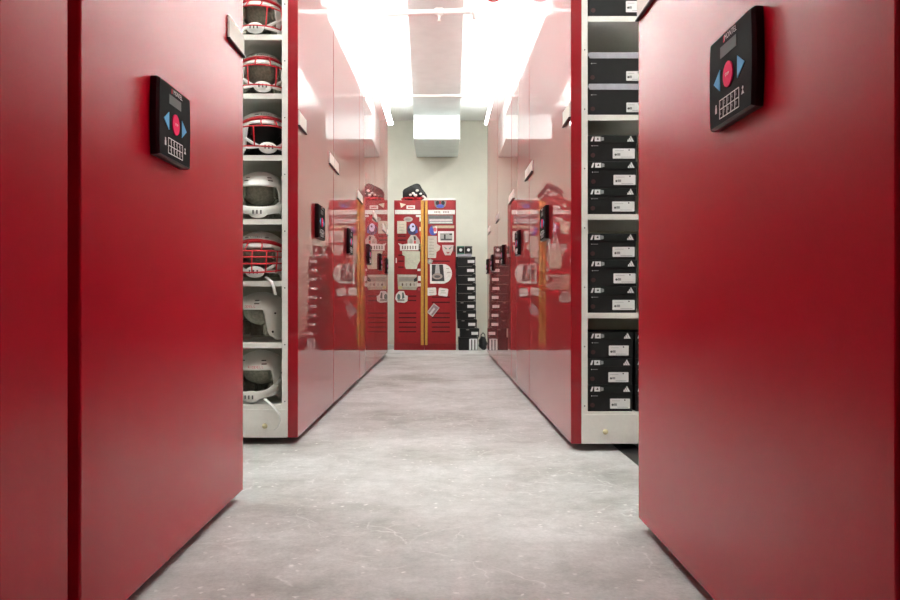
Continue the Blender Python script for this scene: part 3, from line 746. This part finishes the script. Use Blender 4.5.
# ------------------------------------------------------------------ ceiling services
t = thing('air_duct', 'grey metal air duct along the ceiling, dropping to the back wall', 'duct', (0, 0, 0))
def dx(y): return (-.276-(y-6.5)*.021, .187+(y-6.5)*.0155)
b = nb(); secs = [(-1.5, 2.0), (2.0, 5.75), (5.75, 9.5), (9.5, 10.5)]
for i, (ya, yb) in enumerate(secs):
    a0, a1 = dx(ya); c0, c1 = dx(yb); z0, z1 = 3.08, CEIL-.001
    V = [b.verts.new(p) for p in ((a0, ya, z0), (a1, ya, z0), (c1, yb, z0), (c0, yb, z0), (a0, ya, z1), (a1, ya, z1), (c1, yb, z1), (c0, yb, z1))]
    for f in ((0, 1, 2, 3), (7, 6, 5, 4), (0, 4, 5, 1), (1, 5, 6, 2), (2, 6, 7, 3), (3, 7, 4, 0)): b.faces.new([V[k] for k in f])
link('duct_run', b, M_duct, t)
for y in (2.0, 5.75, 9.5):
    a0, a1 = dx(y); b = nb(); box(b, a0-.025, a1+.025, y-.03, y+.03, 3.055, CEIL-.0005, .003); link('flange', b, M_white, t)
b = nb(); box(b, -.36, .249, 10.5, YB-.001, 2.76, CEIL-.0015, .006); 
link('duct_drop', b, M_duct, t)

# sprinkler pipe below the duct
t = thing('sprinkler_pipe', 'white sprinkler pipe crossing below the ceiling duct', 'pipe', (0, 0, 0)); yp = 6.1; zp = 2.838
b = nb(); tube(b, [(-.41, yp, zp-.012), (.24, yp, zp+.006)], .022, 16)
tube(b, [(-.38, yp, zp-.01), (-.39, yp+.01, zp+.1), (-.39, yp+.01, CEIL-.001)], .016, 12)
tube(b, [(.235, yp, zp+.004), (.25, yp, zp+.02), (.255, yp, zp+.1), (.255, yp, CEIL-.001)], .022, 12)
link('pipe_run', b, M_pipe, t)
b = nb(); tube(b, [(-.045, yp, zp), (.015, yp, zp)], .031, 16); lathe(b, [(0, -.075), (.014, -.075), (.016, -.07), (.006, -.062), (.008, -.04), (.014, -.03), (.014, 0), (0, 0)], 16, T((-.015, yp, zp)))
link('sprinkler_head', b, M_white, t)
b = nb(); lathe(b, [(0, -.04), (.016, -.036), (.02, -.01), (.026, 0), (.026, .03), (0, .03)], 16, T((.255, yp, zp-.02))); link('elbow', b, M_white, t)

# red alarm bell seen at the top edge
t = thing('alarm_bell', 'red round alarm with white centre hanging at the top edge of the photo', 'alarm', (.378, 5.75, 2.86))
MR = Matrix.Rotation(R(90), 4, 'X')
b = nb(); lathe(b, [(0, -.02), (.072, -.02), (.076, -.005), (.072, .012), (.05, .026), (0, .032)], 32, MR); link('bell_dome', b, mat('alarm_red', (.55, .02, .03), .35), t)
b = nb(); box(b, -.015, .015, -.042, -.02, -.076, .07, .006); link('white_lens', b, M_white, t)
b = nb(); tube(b, [(0, .03, .06), (0, .03, CEIL-2.86-.001)], .012, 12); box(b, -.03, .03, .0205, .05, -.03, .07, .004); link('hanger', b, M_pipe, t)

# ------------------------------------------------------------------ luminaires
def luminaire(x, ya, yb, label, z=3.05, w=.09, rz=0):
    t = thing('strip_light', label, 'ceiling light', (x, (ya+yb)/2, z), (0, 0, rz), group='linear strip lights along the ceiling'); l = (yb-ya)/2-.01
    b = nb(); box(b, -.016, .016, -l, l, .014, .030, .003); link('housing', b, M_pipe, t)
    for s in (-1, 1):
        b = nb(); tube(b, [(s*.019, -l+.004, 0), (s*.019, l-.004, 0)], .018, 12); link('lamp_tube', b, M_lamp, t)
        b = nb(); box(b, -.038, .038, s*l-.004, s*l+.004, -.019, .03, .001); link('end_cap', b, M_white, t)
    for s in (-1, 1):
        b = nb(); tube(b, [(0, s*l*.8, .03), (0, s*l*.8, CEIL-z-.0005)], .004, 6); link('hanger_rod', b, M_pipe, t)
    return t
rows = [(-.69, 'left of the duct'), (.63, 'right of the duct')]
k = 0; seg = 1.94; ordl = ['nearest', 'second', 'third', 'fourth', 'farthest']
for x, nm in rows:
    for i in range(5):
        luminaire(x, 1.2+i*seg, 1.2+(i+1)*seg-.01, '%s white strip light of the row %s' % (ordl[i], nm))
for x, nm in ((-2.0, 'over the left carriages'), (2.0, 'over the right carriages')):
    for i, (ya, yb) in enumerate(((3.5, 4.4), (5.0, 6.9), (8.2, 10.1))):
        luminaire(x, ya, yb, '%s white strip light of the row %s' % (['nearest', 'middle', 'farthest'][i], nm), z=3.1)

for sd, nm in ((-1, 'left'), (1, 'right')):
    for yc in (2.95,):
        luminaire(sd*1.75, yc-.9, yc+.9, 'white strip light across the open %s cross aisle' % nm, z=2.95, rz=R(90))
# world and colour management
w = bpy.data.worlds.new('w'); bpy.context.scene.world = w; w.use_nodes = True
w.node_tree.nodes['Background'].inputs[0].default_value = (.9, .9, 1, 1); w.node_tree.nodes['Background'].inputs[1].default_value = .05
vs = bpy.context.scene.view_settings
vs.view_transform = 'Standard'; vs.look = 'None'; vs.gamma = 1; vs.use_curve_mapping = False; vs.exposure = 0.72
